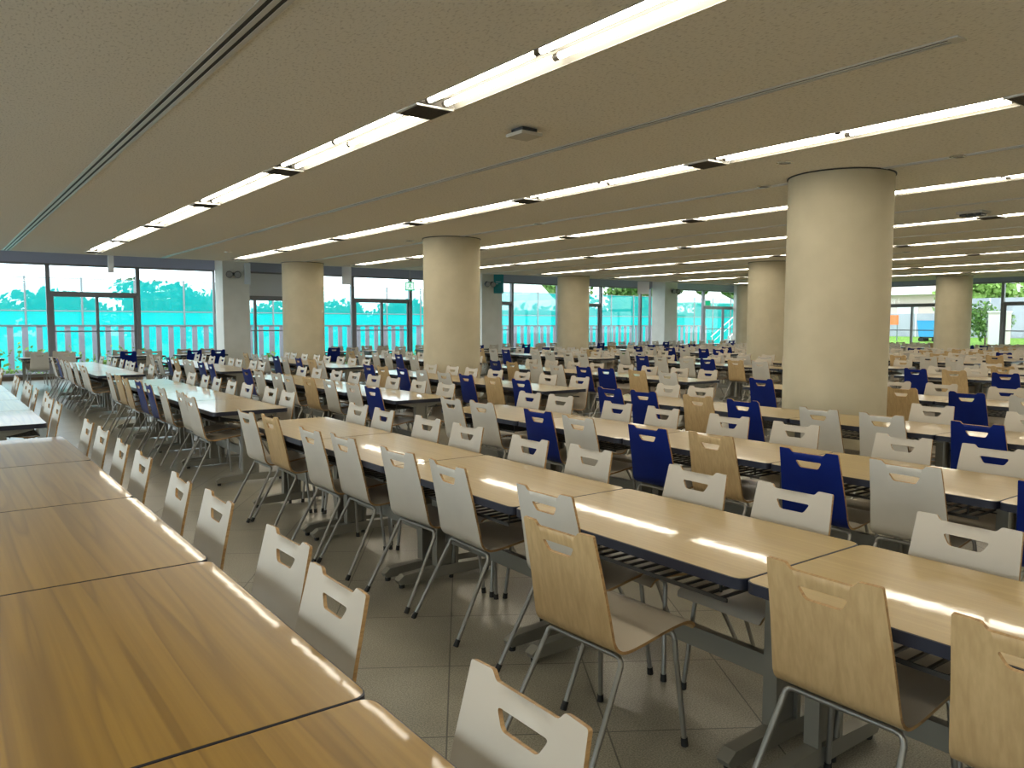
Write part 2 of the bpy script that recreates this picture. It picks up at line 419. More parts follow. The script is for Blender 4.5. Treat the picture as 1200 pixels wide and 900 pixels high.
for si, x in enumerate(STR_X):
    if x > CE_X - .3: continue
    ys = []; kk = -4
    while True:
        v = V0 + kk * PERIOD; kk += 1
        if v > CE_Y + 1.5: break
        ys.append(v)
    fix = []; vents = []
    for v in ys:
        if Y0 + .3 < v < CE_Y - .2: vents.append(v)
        for d in (.15 + .61, .15 + 1.22 + .59):
            y = v + d
            if Y0 + .7 < y < CE_Y - .62: fix.append(y)
    fix.sort(reverse=True); vents.sort(reverse=True)
    nm = 'light strip above the leftmost tables' if si == 1 else ('strip above the camera' if si == 0 else '%s light strip from left' % ORD[si])
    for j, y in enumerate(fix):
        if any(math.hypot(x - a, y - b) < .9 for a, b in COLS): continue
        pr = project(x, y, CZ)
        t = thing('ceiling_light', 'twin-tube ceiling light, %s from window end of %s' % (ORD[j + 1], nm), 'ceiling light', (x, y, CZ), 0, 'twin-tube ceiling lights')
        link('reflector', hs_me, t)
        for s in (-1, 1):
            tb = link('tube', tube_me, t, (s * .066, 0, .022)); 
            
            if pr and pr[2] < 9:
                for e in (-1, 1): link('tube_socket', cap_me, tb, (0, e * .591, 0))
    for j, y in enumerate(vents):
        t = thing('ceiling_vent', 'dark square vent grille, %s from window end of %s' % (ORD[j + 1], nm), 'vent', (x, y, CZ), 0, 'vent grilles between the ceiling lights')
        link('vent_frame', vf_me, t); link('grille', vg_me, t)
# long slot diffusers between the strips
for i in range(9):
    x = 1.35 + 3.0 * i
    if x > CE_X: break
    ya = 2.02 if i == 1 else Y0 + .3
    lab = {0: 'long aluminium slot diffuser running left of the nearest light strip', 1: 'thin slot diffuser ending at a white cap near the camera'}.get(i, 'thin slot diffuser in the ceiling, %s from the left' % ORD[i + 1])
    t = thing('slot_diffuser', lab, 'air diffuser', (x, 0, CZ), 0, 'slot diffusers in the ceiling')
    w = .065 if i == 0 else .04
    mb = MB()
    mb.box((-w, ya, -.006), (-w * .6, CE_Y - .1, -.001)); mb.box((-w * .22, ya, -.008), (w * .22, CE_Y - .1, -.001)); mb.box((w * .6, ya, -.008), (w, CE_Y - .1, -.001))
    if i == 1: mb.box((-w - .01, ya - .06, -.009), (w + .01, ya, -.001))
    mb.build('slot_frame', M['alu_light'], t)
    mb = MB(); mb.box((-w * .6, ya, -.004), (-w * .22, CE_Y - .1, -.0005)); mb.box((w * .22, ya, -.004), (w * .6, CE_Y - .1, -.0005)); mb.build('dark_slot', M['dark'], t)
# ceiling devices
t = thing('wireless_access_point', 'pale square box hanging under the ceiling between light strips', 'ceiling device', (3.72, 4.85, CZ))
mb = MB(); mb.box((-.07, -.07, -.035), (.07, .07, -.001)); mb.build('mount', M['device_dark'], t)
mb = MB(); mb.prism([(-.1, -.1), (.1, -.1), (.1, .1), (-.1, .1)], 'z', -.06, -.035); mb.build('cover', M['device'], t)
t = thing('ceiling_projector_mount', 'dark bracketed device on the ceiling beyond the big column', 'ceiling device', (11.1, 4.76, CZ))
mb = MB(); mb.box((-.13, -.16, -.03), (.13, .16, -.001)); mb.build('mount', M['device'], t)
mb = MB()
for i in range(3): mb.box((-.08, -.13 + i * .1, -.06), (.08, -.06 + i * .1, -.03))
mb.build('vents', M['device_dark'], t)
dl = [(6.37, 4.38, 'left of the big column, nearer one'), (7.28, 5.25, 'left of the big column, further one'), (7.35, 3.3, 'right of the big column'), (7.34, 9.2, 'in line behind the big column'), (16.1, 8.16, 'far beyond the big column'), (7.0, 12.49, 'beside the second column'), (5.08, 16.74, 'near the leftmost pier')]
for (x, y, s) in dl:
    t = thing('downlight', 'small chrome-rimmed round downlight ' + s, 'downlight', (x, y, CZ), 0, 'round ceiling downlights')
    mb = MB(); mb.lathe([(.075, -.001), (.075, -.006), (.055, -.010), (.055, -.003)], n=20); mb.build('rim', M['chrome'], t, 40)
    mb = MB(); mb.lathe([(.052, -.003), (.03, -.012), (.01, -.016)], n=16); mb.build('lens', M['lens'], t, 60)

# hanging signs at the ceiling edge
def hang_sign(x, y, w, z0, z1, rz, label, mat, name='hanging_sign'):
    t = thing(name, label, 'sign', (x, y, 0), rz)
    mb = MB(); mb.box((-w / 2, -.015, z0), (w / 2, .015, z1)); b = mb.build('board', M[mat], t)
    mb = MB()
    for s in (-1, 1): mb.tube([(s * w * .35, 0, z1), (s * w * .35, 0, CZ if y < CE_Y else TOP)], .004, 6)
    mb.build('hanger', M['alu_light'], t); return t
hang_sign(3.28, CE_Y - .15, .12, 2.62, 2.99, .2, 'narrow pale blue sign hanging before the left window', 'sign_white')
hang_sign(8.85, CE_Y - .15, .24, 2.53, 2.99, -.5, 'grey-white notice hanging right of the third column', 'sign_white')
hang_sign(19.95, CE_Y - .1, .40, 2.55, 2.98, -.7, 'pale notice hanging near the third pier', 'sign_white')
t = thing('exit_sign', 'small green and white exit sign hanging on a rod', 'exit sign', (10.7, CE_Y - .2, 0), -.55)
mb = MB(); mb.box((-.125, -.02, 2.42), (.125, .02, 2.66)); mb.build('housing', M['sign_green'], t)
mb = MB(); mb.box((-.10, -.024, 2.45), (.10, -.0205, 2.63)); fc = mb.build('face', M['sign_pale'], t)
mb = MB()   # running figure through a doorway
mb.lathe([(.012, -.026), (.012, -.0245)], n=10)
mb.v = [(p[0] + .01, p[2] , 2.605 + p[1]) for p in mb.v]
mb.prism([(-.01, 2.59), (.02, 2.595), (.012, 2.535), (-.012, 2.535)], 'y', -.026, -.0245)
mb.prism([(.018, 2.59), (.05, 2.565), (.045, 2.555), (.015, 2.575)], 'y', -.026, -.0245)
mb.prism([(-.01, 2.585), (-.04, 2.57), (-.036, 2.56), (-.008, 2.572)], 'y', -.026, -.0245)
mb.prism([(.0, 2.54), (.045, 2.51), (.035, 2.465), (.025, 2.468), (.03, 2.505), (-.01, 2.53)], 'y', -.026, -.0245)
mb.prism([(-.012, 2.54), (.004, 2.535), (-.03, 2.49), (-.07, 2.48), (-.07, 2.49), (-.036, 2.50)], 'y', -.026, -.0245)
mb.build('running_figure', M['sign_green'], fc)
mb = MB(); mb.tube([(0, 0, 2.66), (0, 0, CZ)], .006, 6); mb.build('hanger', M['alu_light'], t)
t = thing('wall_sign', 'turquoise sign projecting from the second pier', 'sign', (16.72, 23.3, 0), -.6)
mb = MB(); mb.box((-.18, -.03, 2.62), (.18, .03, 3.30)); b = mb.build('board', M['sign_teal'], t)
mb = MB(); mb.box((-.10, -.034, 3.02), (.08, -.0305, 3.04)); mb.box((-.12, -.034, 2.95), (-.02, -.0305, 2.965)); mb.build('white_mark', M['sign_white'], b)
t = thing('pier_notice', 'white upright board mounted on the leftmost pier', 'sign', (7.62, 23.3, 0), .2)
mb = MB(); mb.box((-.09, -.02, 2.66), (.09, .02, 3.28)); mb.build('board', M['sign_white'], t)
mb = MB(); mb.box((-.02, .02, 2.9), (.02, .12, 2.96)); mb.build('bracket', M['alu_light'], t)
t = thing('exit_light', 'small green exit light on the door head near the corner', 'exit sign', (29.3, WY - .2, 0))
mb = MB(); mb.box((-.2, -.03, 2.36), (.2, .03, 2.62)); mb.build('housing', M['white_paint'], t)
mb = MB(); mb.box((-.17, -.034, 2.39), (.17, -.0305, 2.59)); mb.build('face', M['sign_green'], t)
for (x, y, lab) in ((7.25, 23.4, 'twin emergency spotlamp high on the leftmost pier'), (16.35, 23.4, 'twin emergency spotlamp high on the second pier'), (26.2, 23.4, 'twin emergency spotlamp high on the third pier')):
    t = thing('emergency_lamp', lab, 'spotlight', (x, y, 2.95), 0, 'emergency spotlamps on the piers')
    mb = MB(); mb.box((-.08, -.05, -.04), (.2, 0, .04)); mb.build('bracket', M['device_dark'], t)
    for s in (-.14, .10):
        mb = MB(); mb.tube([(s, -.04, .02), (s - .02, -.10, .0), (s - .05, -.22, -.03)], [.05, .09, .10], 12)
        h = mb.build('lamp_head', M['device_dark'], t, 50)
        mb = MB(); mb.tube([(s - .0505, -.221, -.0303), (s - .054, -.232, -.033)], .085, 12); mb.build('lens', M['lens'], h, 50)

# ------------------------------------------------------------------ chair
# side profile of the ply shell, y forward, z up (metres)
PROF = [(.218, .415), (.210, .432), (.190, .444), (.155, .4495), (.10, .447), (.04, .440), (-.02, .431), (-.08, .423), (-.13, .4195), (-.165, .423), (-.190, .437), (-.206, .462), (-.214, .495), (-.225, .545), (-.243, .625), (-.262, .710), (-.279, .785), (-.290, .835)]
def catmull(P, n):
    out = []
    for i in range(len(P) - 1):
        p0 = P[max(i - 1, 0)]; p1 = P[i]; p2 = P[i + 1]; p3 = P[min(i + 2, len(P) - 1)]
        for k in range(n):
            t = k / n
            out.append(tuple(.5 * ((2 * p1[j]) + (-p0[j] + p2[j]) * t + (2 * p0[j] - 5 * p1[j] + 4 * p2[j] - p3[j]) * t * t + (-p0[j] + 3 * p1[j] - 3 * p2[j] + p3[j]) * t ** 3) for j in range(2)))
    out.append(P[-1]); return out
CUR = catmull(PROF, 4)
SL = [0]
for i in range(1, len(CUR)): SL.append(SL[-1] + math.hypot(CUR[i][0] - CUR[i - 1][0], CUR[i][1] - CUR[i - 1][1]))
STOT = SL[-1]
def at_s(s):
    s = min(max(s, 0), STOT)
    for i in range(1, len(SL)):
        if SL[i] >= s:
            t = (s - SL[i - 1]) / (SL[i] - SL[i - 1] + 1e-9)
            y = CUR[i - 1][0] + t * (CUR[i][0] - CUR[i - 1][0]); z = CUR[i - 1][1] + t * (CUR[i][1] - CUR[i - 1][1])
            return y, z
    return CUR[-1]
def nrm_s(s):
    a = at_s(max(s - .012, 0)); b = at_s(min(s + .012, STOT)); dy, dz = b[0] - a[0], b[1] - a[1]; l = math.hypot(dy, dz) + 1e-9
    return dz / l, -dy / l          # towards the sitter
S_SPLIT = next(SL[i] for i in range(len(CUR)) if CUR[i][0] < -.085)
TOPS = STOT
def rounded(poly, rad, seg=4):
    out = []; n = len(poly)
    for i in range(n):
        p = Vector(poly[i]); a = Vector(poly[i - 1]); b = Vector(poly[(i + 1) % n]); r = rad[i]
        if r <= 0: out.append(tuple(p)); continue
        da = (a - p); db = (b - p); r = min(r, da.length * .45, db.length * .45)
        q0 = p + da.normalized() * r; q1 = p + db.normalized() * r
        for k in range(seg + 1):
            t = k / seg; out.append(tuple(q0 * (1 - t) ** 2 + p * 2 * t * (1 - t) + q1 * t * t))
    return out
def halfw(s):    # half width of the shell at arc length s
    u = s / STOT
    return .200 if u < .5 else .200 - .024 * ((u - .5) / .5)
def shell_part(outline, hole, s_lo, s_hi, ns, nw, mb, thick=.0055):
    """fill the outline (with a hole), bend it on the profile, thicken it: 0 sitter side, 1 back, 2 edge"""
    pts = [Vector(p) for p in outline]; edges = [(i, (i + 1) % len(outline)) for i in range(len(outline))]
    no = len(outline)
    if hole:
        h0 = len(pts); pts += [Vector(p) for p in hole]; edges += [(h0 + i, h0 + (i + 1) % len(hole)) for i in range(len(hole))]
    def inside(p, poly):
        c = False; n = len(poly)
        for i in range(n):
            a = poly[i]; b = poly[i - 1]
            if (a[1] > p[1]) != (b[1] > p[1]) and p[0] < (b[0] - a[0]) * (p[1] - a[1]) / (b[1] - a[1]) + a[0]: c = not c
        return c
    for i in range(1, ns):
        s = s_lo + (s_hi - s_lo) * i / ns
        for j in range(nw + 1):
            w = (-1 + 2 * j / nw) * .93 * halfw(s)
            p = (w, s)
            if inside(p, outline) and not (hole and inside(p, hole)):
                if all((p[0] - q[0]) ** 2 + (p[1] - q[1]) ** 2 > .010 ** 2 for q in pts[:no + (len(hole) if hole else 0)]): pts.append(Vector(p))
    vo, eo, fo, *_ = delaunay_2d_cdt(pts, edges, [], 0, 1e-6)
    keep = []
    for f in fo:
        c = ((vo[f[0]].x + vo[f[1]].x + vo[f[2]].x) / 3, (vo[f[0]].y + vo[f[1]].y + vo[f[2]].y) / 3)
        if inside(c, outline) and not (hole and inside(c, hole)): keep.append(f)
    fo = keep
    n = len(vo); top = []; bot = []
    for p in vo:
        y, z = at_s(p.y); ny, nz = nrm_s(p.y)
        u = max(0, (p.y - S_SPLIT) / (STOT - S_SPLIT))
        cy = .30 * p.x * p.x * min(1, u * 1.6)         # gentle wrap of the back towards the sitter
        top.append((p.x, y + ny * thick + cy, z + nz * thick)); bot.append((p.x, y - ny * thick + cy, z - nz * thick))
    o = len(mb.v); mb.v += top + bot
    cnt = {}
    for f in fo:
        a, b, c = f
        A = vo[a]; B = vo[b]; C_ = vo[c]
        if (B.x - A.x) * (C_.y - A.y) - (B.y - A.y) * (C_.x - A.x) < 0: f = (a, c, b)
        f = tuple(f)
        # orientation: x right, s up, the sitter side looks along +normal -> check below
        mb.f.append(tuple(o + i for i in f[::-1])); mb.m.append(0)
        mb.f.append(tuple(o + n + i for i in f)); mb.m.append(1)
        for i in range(3):
            e = (f[i], f[(i + 1) % 3]); cnt[e] = cnt.get(e, 0) + 1
    for (a, b) in cnt:
        if (b, a) not in cnt:
            mb.f.append((o + a, o + b, o + n + b, o + n + a)); mb.m.append(2)
def back_outline(hi=True):
    T = TOPS; hw = halfw(T); sg = 4 if hi else 1
    L = []
    ns = 34 if hi else 12
    left = [(-halfw(S_SPLIT + (T - S_SPLIT) * i / ns), S_SPLIT + (T - S_SPLIT) * i / ns) for i in range(ns)]
    right = [(-x, s) for x, s in left[::-1]]
    toppoly = [(-hw, T), (-.110, T), (-.094, T - .018), (.094, T - .018), (.110, T), (hw, T)]
    rad = [.017, .006, .007, .007, .006, .017]
    poly = left + toppoly + right
    return rounded(poly, [0] * ns + rad + [0] * ns, sg)[::-1]
def hole_outline(hi=True):
    T = TOPS
    return rounded([(-.079, T - .062), (.079, T - .062), (.055, T - .101), (-.055, T - .101)], [.012] * 4, 4 if hi else 2)
def seat_outline(hi=True):
    ns = 16 if hi else 4; out = []
    fr = [(-.196, 0), (.196, 0)]
    right = [(halfw(S_SPLIT * i / ns), S_SPLIT * i / ns) for i in range(1, ns + 1)]
    left = [(-x, s) for x, s in right[::-1]]
    return rounded(fr + right + left, [.035, .035] + [0] * (2 * ns), 5 if hi else 1)
BACKM = {'w': 'back_white', 'o': 'back_wood', 'b': 'back_blue'}
def make_shells(hi):
    d = {}
    for c in 'wob':
        mats = [M['inner'], M[BACKM[c]], M['ply']]
        mb = MB(); shell_part(back_outline(hi), hole_outline(hi), S_SPLIT, TOPS, 26 if hi else 9, 8 if hi else 2, mb)
        be = mb
        mb2 = MB(); shell_part(seat_outline(hi), None, 0, S_SPLIT, 16 if hi else 6, 6 if hi else 2, mb2)
        d[c] = (be.data('backrest_' + c, mats, 50), mb2.data('seat_' + c, mats, 50))
    return d
HI = make_shells(True); LO = make_shells(False)
def arc(c, a0, a1, r, ax, n=4): pass
TR = .0098
RX, FX = .175, .172
RTOP = (-.150, .398); FTOP = (.115, .425)
def leg_path(s, rear):
    if rear: return [(s * (RX + .012), RTOP[0] - .010, RTOP[1] - .028), (s * (RX + .040), -.345, .028)]
    return [(s * (FX + .012), FTOP[0] + .004, FTOP[1] - .028), (s * (FX + .040), .150, .028)]
def foot_path(s, rear):
    if rear: return [(s * (RX + .040), -.345, .030), (s * (RX + .042), -.361, .0)]
    return [(s * (FX + .040), .150, .030), (s * (FX + .042), .152, .0)]
def bar_path(rear):
    x, (y, z) = (RX, RTOP) if rear else (FX, FTOP)
    dy = -.010 if rear else .004
    half = [(x + .012, y + dy, z - .028), (x + .008, y + dy * .6, z - .013), (x - .002, y + dy * .2, z - .003), (x - .020, y, z)]
    return [(-p[0], p[1], p[2]) for p in half] + half[::-1]
LEG = {}
for n_, hi in ((9, True), (5, False)):
    for rear in (0, 1):
        for s in (-1, 1):
            a = MB(); a.tube(leg_path(s, rear), TR, n_); b = MB(); b.tube(foot_path(s, rear), [.0125, .0135], n_)
            LEG[(hi, rear, s)] = (a.data('leg', M['steel'], 60), b.data('rubber_foot', M['rubber'], 60))
        a = MB(); a.tube(bar_path(rear), TR, n_)
        if hi:
            ctr = -.03 if rear else .0
        LEG[(hi, rear, 0)] = a.data('rear_bar' if rear else 'front_bar', M['steel'], 60)
sp = MB()
for s in (-1, 1): sp.tube([(s * .10, RTOP[0], RTOP[1] + .004), (s * .10, -.02, .418), (s * .10, FTOP[0], FTOP[1] + .002)], .008, 6)
SUP = sp.data('seat_support', M['steel'], 60)
def chair_full(root, c):
    link('backrest', HI[c][0], root); link('seat', HI[c][1], root)
    for rear in (0, 1):
        for s in (-1, 1):
            l = link('leg', LEG[(True, rear, s)][0], root); link('rubber_foot', LEG[(True, rear, s)][1], l)
        link('rear_bar' if rear else 'front_bar', LEG[(True, rear, 0)], root)
    link('seat_support', SUP, root)
def chair_mid(root, c):
    link('backrest', LO[c][0], root); link('seat', LO[c][1], root)
    for rear in (0, 1):
        for s in (-1, 1): link('leg', LEG[(False, rear, s)][0], root)
        link('rear_bar' if rear else 'front_bar', LEG[(False, rear, 0)], root)
def merged(c):
    mb = MB(); mats = [M['inner'], M[BACKM[c]], M['ply'], M['steel']]
    for me in LO[c]:
        mb.add([v.co[:] for v in me.vertices], [tuple(p.vertices) for p in me.polygons], [p.material_index for p in me.polygons])
    for rear in (0, 1):
        for s in (-1, 0, 1):
            me = LEG[(False, rear, s)]; me = me if s == 0 else me[0]
            mb.add([v.co[:] for v in me.vertices], [tuple(p.vertices) for p in me.polygons], [3] * len(me.polygons))
    return mb, mats
MERGED = {}
for c in 'wob':
    mb, mats = merged(c); MERGED[c] = (mb, mb.data('chair_' + c, mats, 50))

# ------------------------------------------------------------------ table (long axis y, origin on the floor at its centre)
TL, TW, TH = 1.235, .715, .70
def rrect(w, l, r, seg=5):
    return rounded([(-w / 2, -l / 2), (w / 2, -l / 2), (w / 2, l / 2), (-w / 2, l / 2)], [r] * 4, seg)
GAP = .004
PO = rrect(TW, TL - GAP, .045); PI_ = rrect(TW - .008, TL - GAP - .008, .042)
def top_data(mat):
    mb = MB(); mb.prism(PI_, 'z', TH - .036, TH); return mb.data('tabletop', M[mat])
TOPD = {'top_honey': top_data('top_honey'), 'top_pale': top_data('top_pale')}
mb = MB(); n = len(PO)
vs = [(p[0], p[1], TH - .038) for p in PO] + [(p[0], p[1], TH - .002) for p in PO] + [(p[0], p[1], TH - .0005) for p in PI_] + [(p[0], p[1], TH - .038) for p in PI_]
fs = []
for i in range(n):
    j = (i + 1) % n; fs += [(i, j, n + j, n + i), (n + i, n + j, 2 * n + j, 2 * n + i), (2 * n + i, 2 * n + j, 3 * n + j, 3 * n + i), (3 * n + i, 3 * n + j, j, i)]
mb.add(vs, fs); EDGED = mb.data('edge_band', M['edge'], 40)
mb = MB()   # upright with its box section and top bracket
mb.box((-.075, -.028, .09), (-.055, .028, .64)); mb.box((.055, -.028, .09), (.075, .028, .64)); mb.box((-.055, -.010, .09), (.055, .010, .64))
mb.prism([(-.26, .662), (.26, .662), (.26, .645), (.09, .61), (-.09, .61), (-.26, .645)], 'y', -.025, .025)
LEGD = mb.data('leg', M['legmetal'])
mb = MB(); mb.prism([(-.315, .025), (.315, .025), (.33, .05), (.29, .078), (.075, .088), (-.075, .088), (-.29, .078), (-.33, .05)], 'y', -.026, .026)
FOOTD = mb.data('foot', M['legmetal'])
mb = MB()
for s in (-1, 1): mb.lathe([(.016, 0), (.018, .02), (.010, .027)], (s * .295, 0), 10)
GLIDED = mb.data('glides', M['rubber'], 50)
mb = MB(); mb.box((-.018, -.50, .235), (.018, .50, .315)); STRD = mb.data('stretcher', M['legmetal'])
mb = MB()
for i in range(19):
    y = -.495 + i * .055; mb.box((-.305, y - .0045, .592), (.305, y + .0045, .601))
for x in (-.305, -.1, .1, .305): mb.box((x - .003, -.52, .586), (x + .003, .52, .592))
for x in (-.305, .305): mb.box((x - .003, -.52, .592), (x + .003, .52, .600))
for s in (-1, 1):
    for x in (-.25, .25): mb.box((x - .004, s * .45 - .004, .592), (x + .004, s * .45 + .004, .663))
SHELFD = mb.data('wire_shelf', M['wire'])
def table(x, y, rz, mat, label, near, group):
    t = thing('dining_table', label, 'table', (x, y, 0), rz, group)
    tp = link('tabletop', TOPD[mat], t); link('edge_band', EDGED, tp)
    for s in (-1, 1):
        l = link('leg', LEGD, t, (0, s * .535, 0)); link('foot', FOOTD, l)
        if near: link('glides', GLIDED, l)
    link('stretcher', STRD, t)
    link('wire_shelf', SHELFD, t)
    return t

# ------------------------------------------------------------------ layout of rows and blocks
ROWX = [.395, 2.42, 4.30, 6.32, 8.95, 12.85, 14.75, 17.85, 19.75, 21.75, 23.65, 26.4, 28.4, 30.3]
END1 = 6.47
BLK = [('near block', END1, -1), ('middle block', 7.37, 1), ('far block', 13.55, 1)]
def near_col(x, y, d): return any(math.hypot(x - a, y - b) < d for a, b in COLS)
chairs = []; tables = []
rowname = ['leftmost row'] + ['%s row from left' % ORD[i] for i in range(2, 15)]
def add_row_tables(ri, bi, idxs):
    x = ROWX[ri]; base, d = BLK[bi][1], BLK[bi][2]
    for j in idxs:
        y = base + d * TL * (j + .5)
        tables.append((x, y, 0, ri, bi, j))
for ri, x in enumerate(ROWX):
    for bi in range(3):
        cnt = 6 if bi == 0 else 4
        js = []
        for j in range(cnt):
            y = BLK[bi][1] + BLK[bi][2] * TL * (j + .5)
            if near_col(x, y, 1.0) : continue
            js.append(j)
        add_row_tables(ri, bi, js)
MEAS = {
 (0, 0, 'F'): [(6.15, .89), (5.64, .9), (4.96, .89), (4.41, .89), (3.66, .89), (3.16, .91), (2.43, .92), (1.94, .87), (1.12, .88)],
 (1, 0, 'N'): [(6.15, 1.96, 'w'), (5.72, 2.0, 'o'), (4.86, 1.96, 'w'), (4.44, 2.0, 'w'), (3.78, 2.05, 'w'), (3.24, 2.01, 'w'), (2.50, 2.01, 'w'), (2.02, 1.68, 'o'), (1.20, 1.96, 'o'), (.67, 1.93, 'o')],
 (1, 0, 'F'): [(6.13, 2.94), (5.63, 2.92), (4.95, 2.93), (4.40, 2.92), (3.70, 2.9), (3.21, 2.94), (2.42, 2.9), (1.90, 2.91), (1.22, 2.9), (.66, 2.92)],
 (2, 0, 'N'): [(6.14, 3.85, 'w'), (5.71, 3.95, 'w'), (4.86, 3.86, 'b'), (4.33, 3.82, 'w'), (3.64, 3.83, 'b'), (3.16, 3.91, 'o'), (2.43, 3.81, 'b'), (1.93, 3.85, 'w'), (1.24, 3.84, 'b'), (.66, 3.85, 'w')],
 (2, 0, 'F'): [(6.21, 4.86), (5.74, 4.88), (4.94, 4.84), (4.41, 4.84), (3.72, 4.83), (3.15, 4.82), (2.41, 4.81), (1.88, 4.80), (1.2, 4.82)],
 (3, 0, 'N'): [(6.15, 5.87, 'b'), (5.67, 5.89, 'b'), (4.97, 5.91, 'o'), (4.43, 5.9, 'b'), (3.62, 5.82, 'w'), (3.11, 5.84, 'w'), (2.42, 5.85, 'b'), (1.92, 5.86, 'w')],
 (3, 0, 'F'): [(6.12, 6.80), (5.64, 6.80), (3.20, 6.88), (2.45, 6.85)],
 (4, 0, 'N'): [(6.07, 8.45, 'b'), (4.30, 8.48, 'o'), (3.62, 8.47, 'b'), (3.05, 8.47, 'w')],
 (4, 0, 'F'): [(6.1, 9.46), (5.6, 9.46), (4.84, 9.46), (4.32, 9.5), (3.62, 9.47), (3.1, 9.47)],
 (5, 0, 'N'): [(6.07, 12.4, 'b'), (5.50, 12.42, 'o'), (4.76, 12.3, 'b'), (4.3, 12.4, 'w')],
}
SEQ = {(1, 1, 'N'): 'wwwbboow', (2, 1, 'N'): 'bwwowwwb', (3, 1, 'N'): 'bobwwbob', (4, 1, 'N'): 'wobbwwob', (5, 1, 'N'): 'wwwobwwb', (1, 2, 'N'): 'wwwwwwbw', (2, 2, 'N'): 'bbwwobww', (3, 2, 'N'): 'wobwbwwo'}
SPIN = .20   # how far the top of a back stands behind the table edge varies a little
for ri, x in enumerate(ROWX):
    for bi in range(3):
        for side in 'NF':
            if ri == 0 and side == 'N': continue
            key = (ri, bi, side); lst = []
            if key in MEAS:
                for i, e in enumerate(MEAS[key]): lst.append((e[0], e[1], e[2] if len(e) > 2 else rng.choice('wwwob'), i))
            else:
                js = [t[5] for t in tables if t[3] == ri and t[4] == bi]
                seq = SEQ.get(key); i = -1
                for j in range(6 if bi == 0 else 4):
                    for dd in (.33, .88):
                        i += 1
                        if j not in js: continue
                        if ri > 3 and bi > 0 and rng.random() < .05: continue
                        y = BLK[bi][1] + BLK[bi][2] * (TL * j + dd * TL / 1.21 + rng.uniform(-.03, .03))
                        c = seq[i % len(seq)] if seq else rng.choice('wwwwwbboow')
                        xx = (x - TW / 2 - .09) if side == 'N' else (x + TW / 2 + .14)
                        xx += rng.uniform(-.04, .03) * (1 if side == 'N' else -1)
                        lst.append((y, xx, c, i))
            for (y, xx, c, i) in lst:
                if near_col(xx, y, .72): continue
                xx = min(xx, x - TW / 2 - .05) if side == 'N' else max(xx, x + TW / 2 + .05)
                ox = xx + .29 if side == 'N' else xx - .29
                rz = -PI / 2 if side == 'N' else PI / 2
                chairs.append((ox, y, rz + math.radians(rng.uniform(-2.2, 2.2)), c, ri, bi, side, i))
# perimeter tables standing across, in front of the window wall
px = .75; pi_ = 0
while px < 30.5:
    if not (6.4 < px < 8.4):
        tables.append((px, 21.5, 1, -1, 3, pi_))
        for sgn in (-1, 1):
            for d in (-.28, .3):
                c = rng.choice('wobbw') if sgn < 0 else rng.choice('wwob')
                chairs.append((px + d, 21.5 + sgn * .28, (0 if sgn < 0 else PI) + math.radians(rng.uniform(-4, 4)), c, -1, 3, 'N' if sgn < 0 else 'F', pi_ * 2 + (d > 0)))
        pi_ += 1
    px += 1.55 if pi_ % 2 else 1.9
def in_view(pts, mx=0, my=0):
    for p in pts:
        q = project(*p)
        if q and -mx <= q[0] <= 1200 + mx and -my <= q[1] <= 900 + my: return True
    return False
vis = []
for ch in chairs:
    x, y, rz = ch[:3]
    pts = [(x - math.sin(rz) * v * 1.0 + math.cos(rz) * u, y + math.cos(rz) * v + math.sin(rz) * u, z) for (v, z) in ((-.29, .835), (-.21, .45), (.2, .44), (-.36, 0), (.15, 0)) for u in (-.19, .19)]
    if not in_view(pts): continue
    d = project(x, y, .5); vis.append((d[2] if d else 0.3, ch))
vis.sort(key=lambda t: t[0])
LOOK = {('w', 'N'): 'pale grey chair seen from behind', ('o', 'N'): 'wood-backed chair seen from behind', ('b', 'N'): 'navy chair seen from behind'}
first = True
solo = vis[:300]; rest = vis[300:]
def chair_label(ch):
    x, y, rz, c, ri, bi, side, i = ch
    look = LOOK[(c, 'N')] if side == 'N' else 'cream chair facing the camera'
    if ri < 0: return '%s, %s along the window tables' % (look, ORD[i + 1])
    return '%s, %s from %s end, %s, %s' % (look, ORD[i + 1], 'far' if bi == 0 else 'near', rowname[ri], BLK[bi][0])
for d, ch in solo:
    x, y, rz, c, ri, bi, side, i = ch
    lab = chair_label(ch); grp = 'ply dining chairs in the %s' % BLK[bi][0] if ri >= 0 else 'ply dining chairs by the windows'
    if d < 13:
        t = thing('dining_chair', lab, 'chair', (x, y, 0), rz, grp)
        (chair_full if d < 7.0 else chair_mid)(t, c)
    else:
        t = link('dining_chair', MERGED[c][1], None, (x, y, 0)); t.rotation_euler = (0, 0, rz); tag(t, lab, 'chair', grp)
if rest:
    big = MB(); mats = [M['inner'], M['back_white'], M['back_wood'], M['back_blue'], M['ply'], M['steel']]
    mp_ = {'w': {0: 0, 1: 1, 2: 4, 3: 5}, 'o': {0: 0, 1: 2, 2: 4, 3: 5}, 'b': {0: 0, 1: 3, 2: 4, 3: 5}}
    for d, ch in rest:
        x, y, rz, c = ch[:4]; mb = MERGED[c][0]; ca, sa = math.cos(rz), math.sin(rz)
        big.add([(x + v[0] * ca - v[1] * sa, y + v[0] * sa + v[1] * ca, v[2]) for v in mb.v], mb.f, [mp_[c][m] for m in mb.m])
    o = big.build('distant_dining_chairs', mats, smooth=50)
    tag(o, 'mass of distant ply dining chairs at the far tables', 'chairs', None, 'stuff')
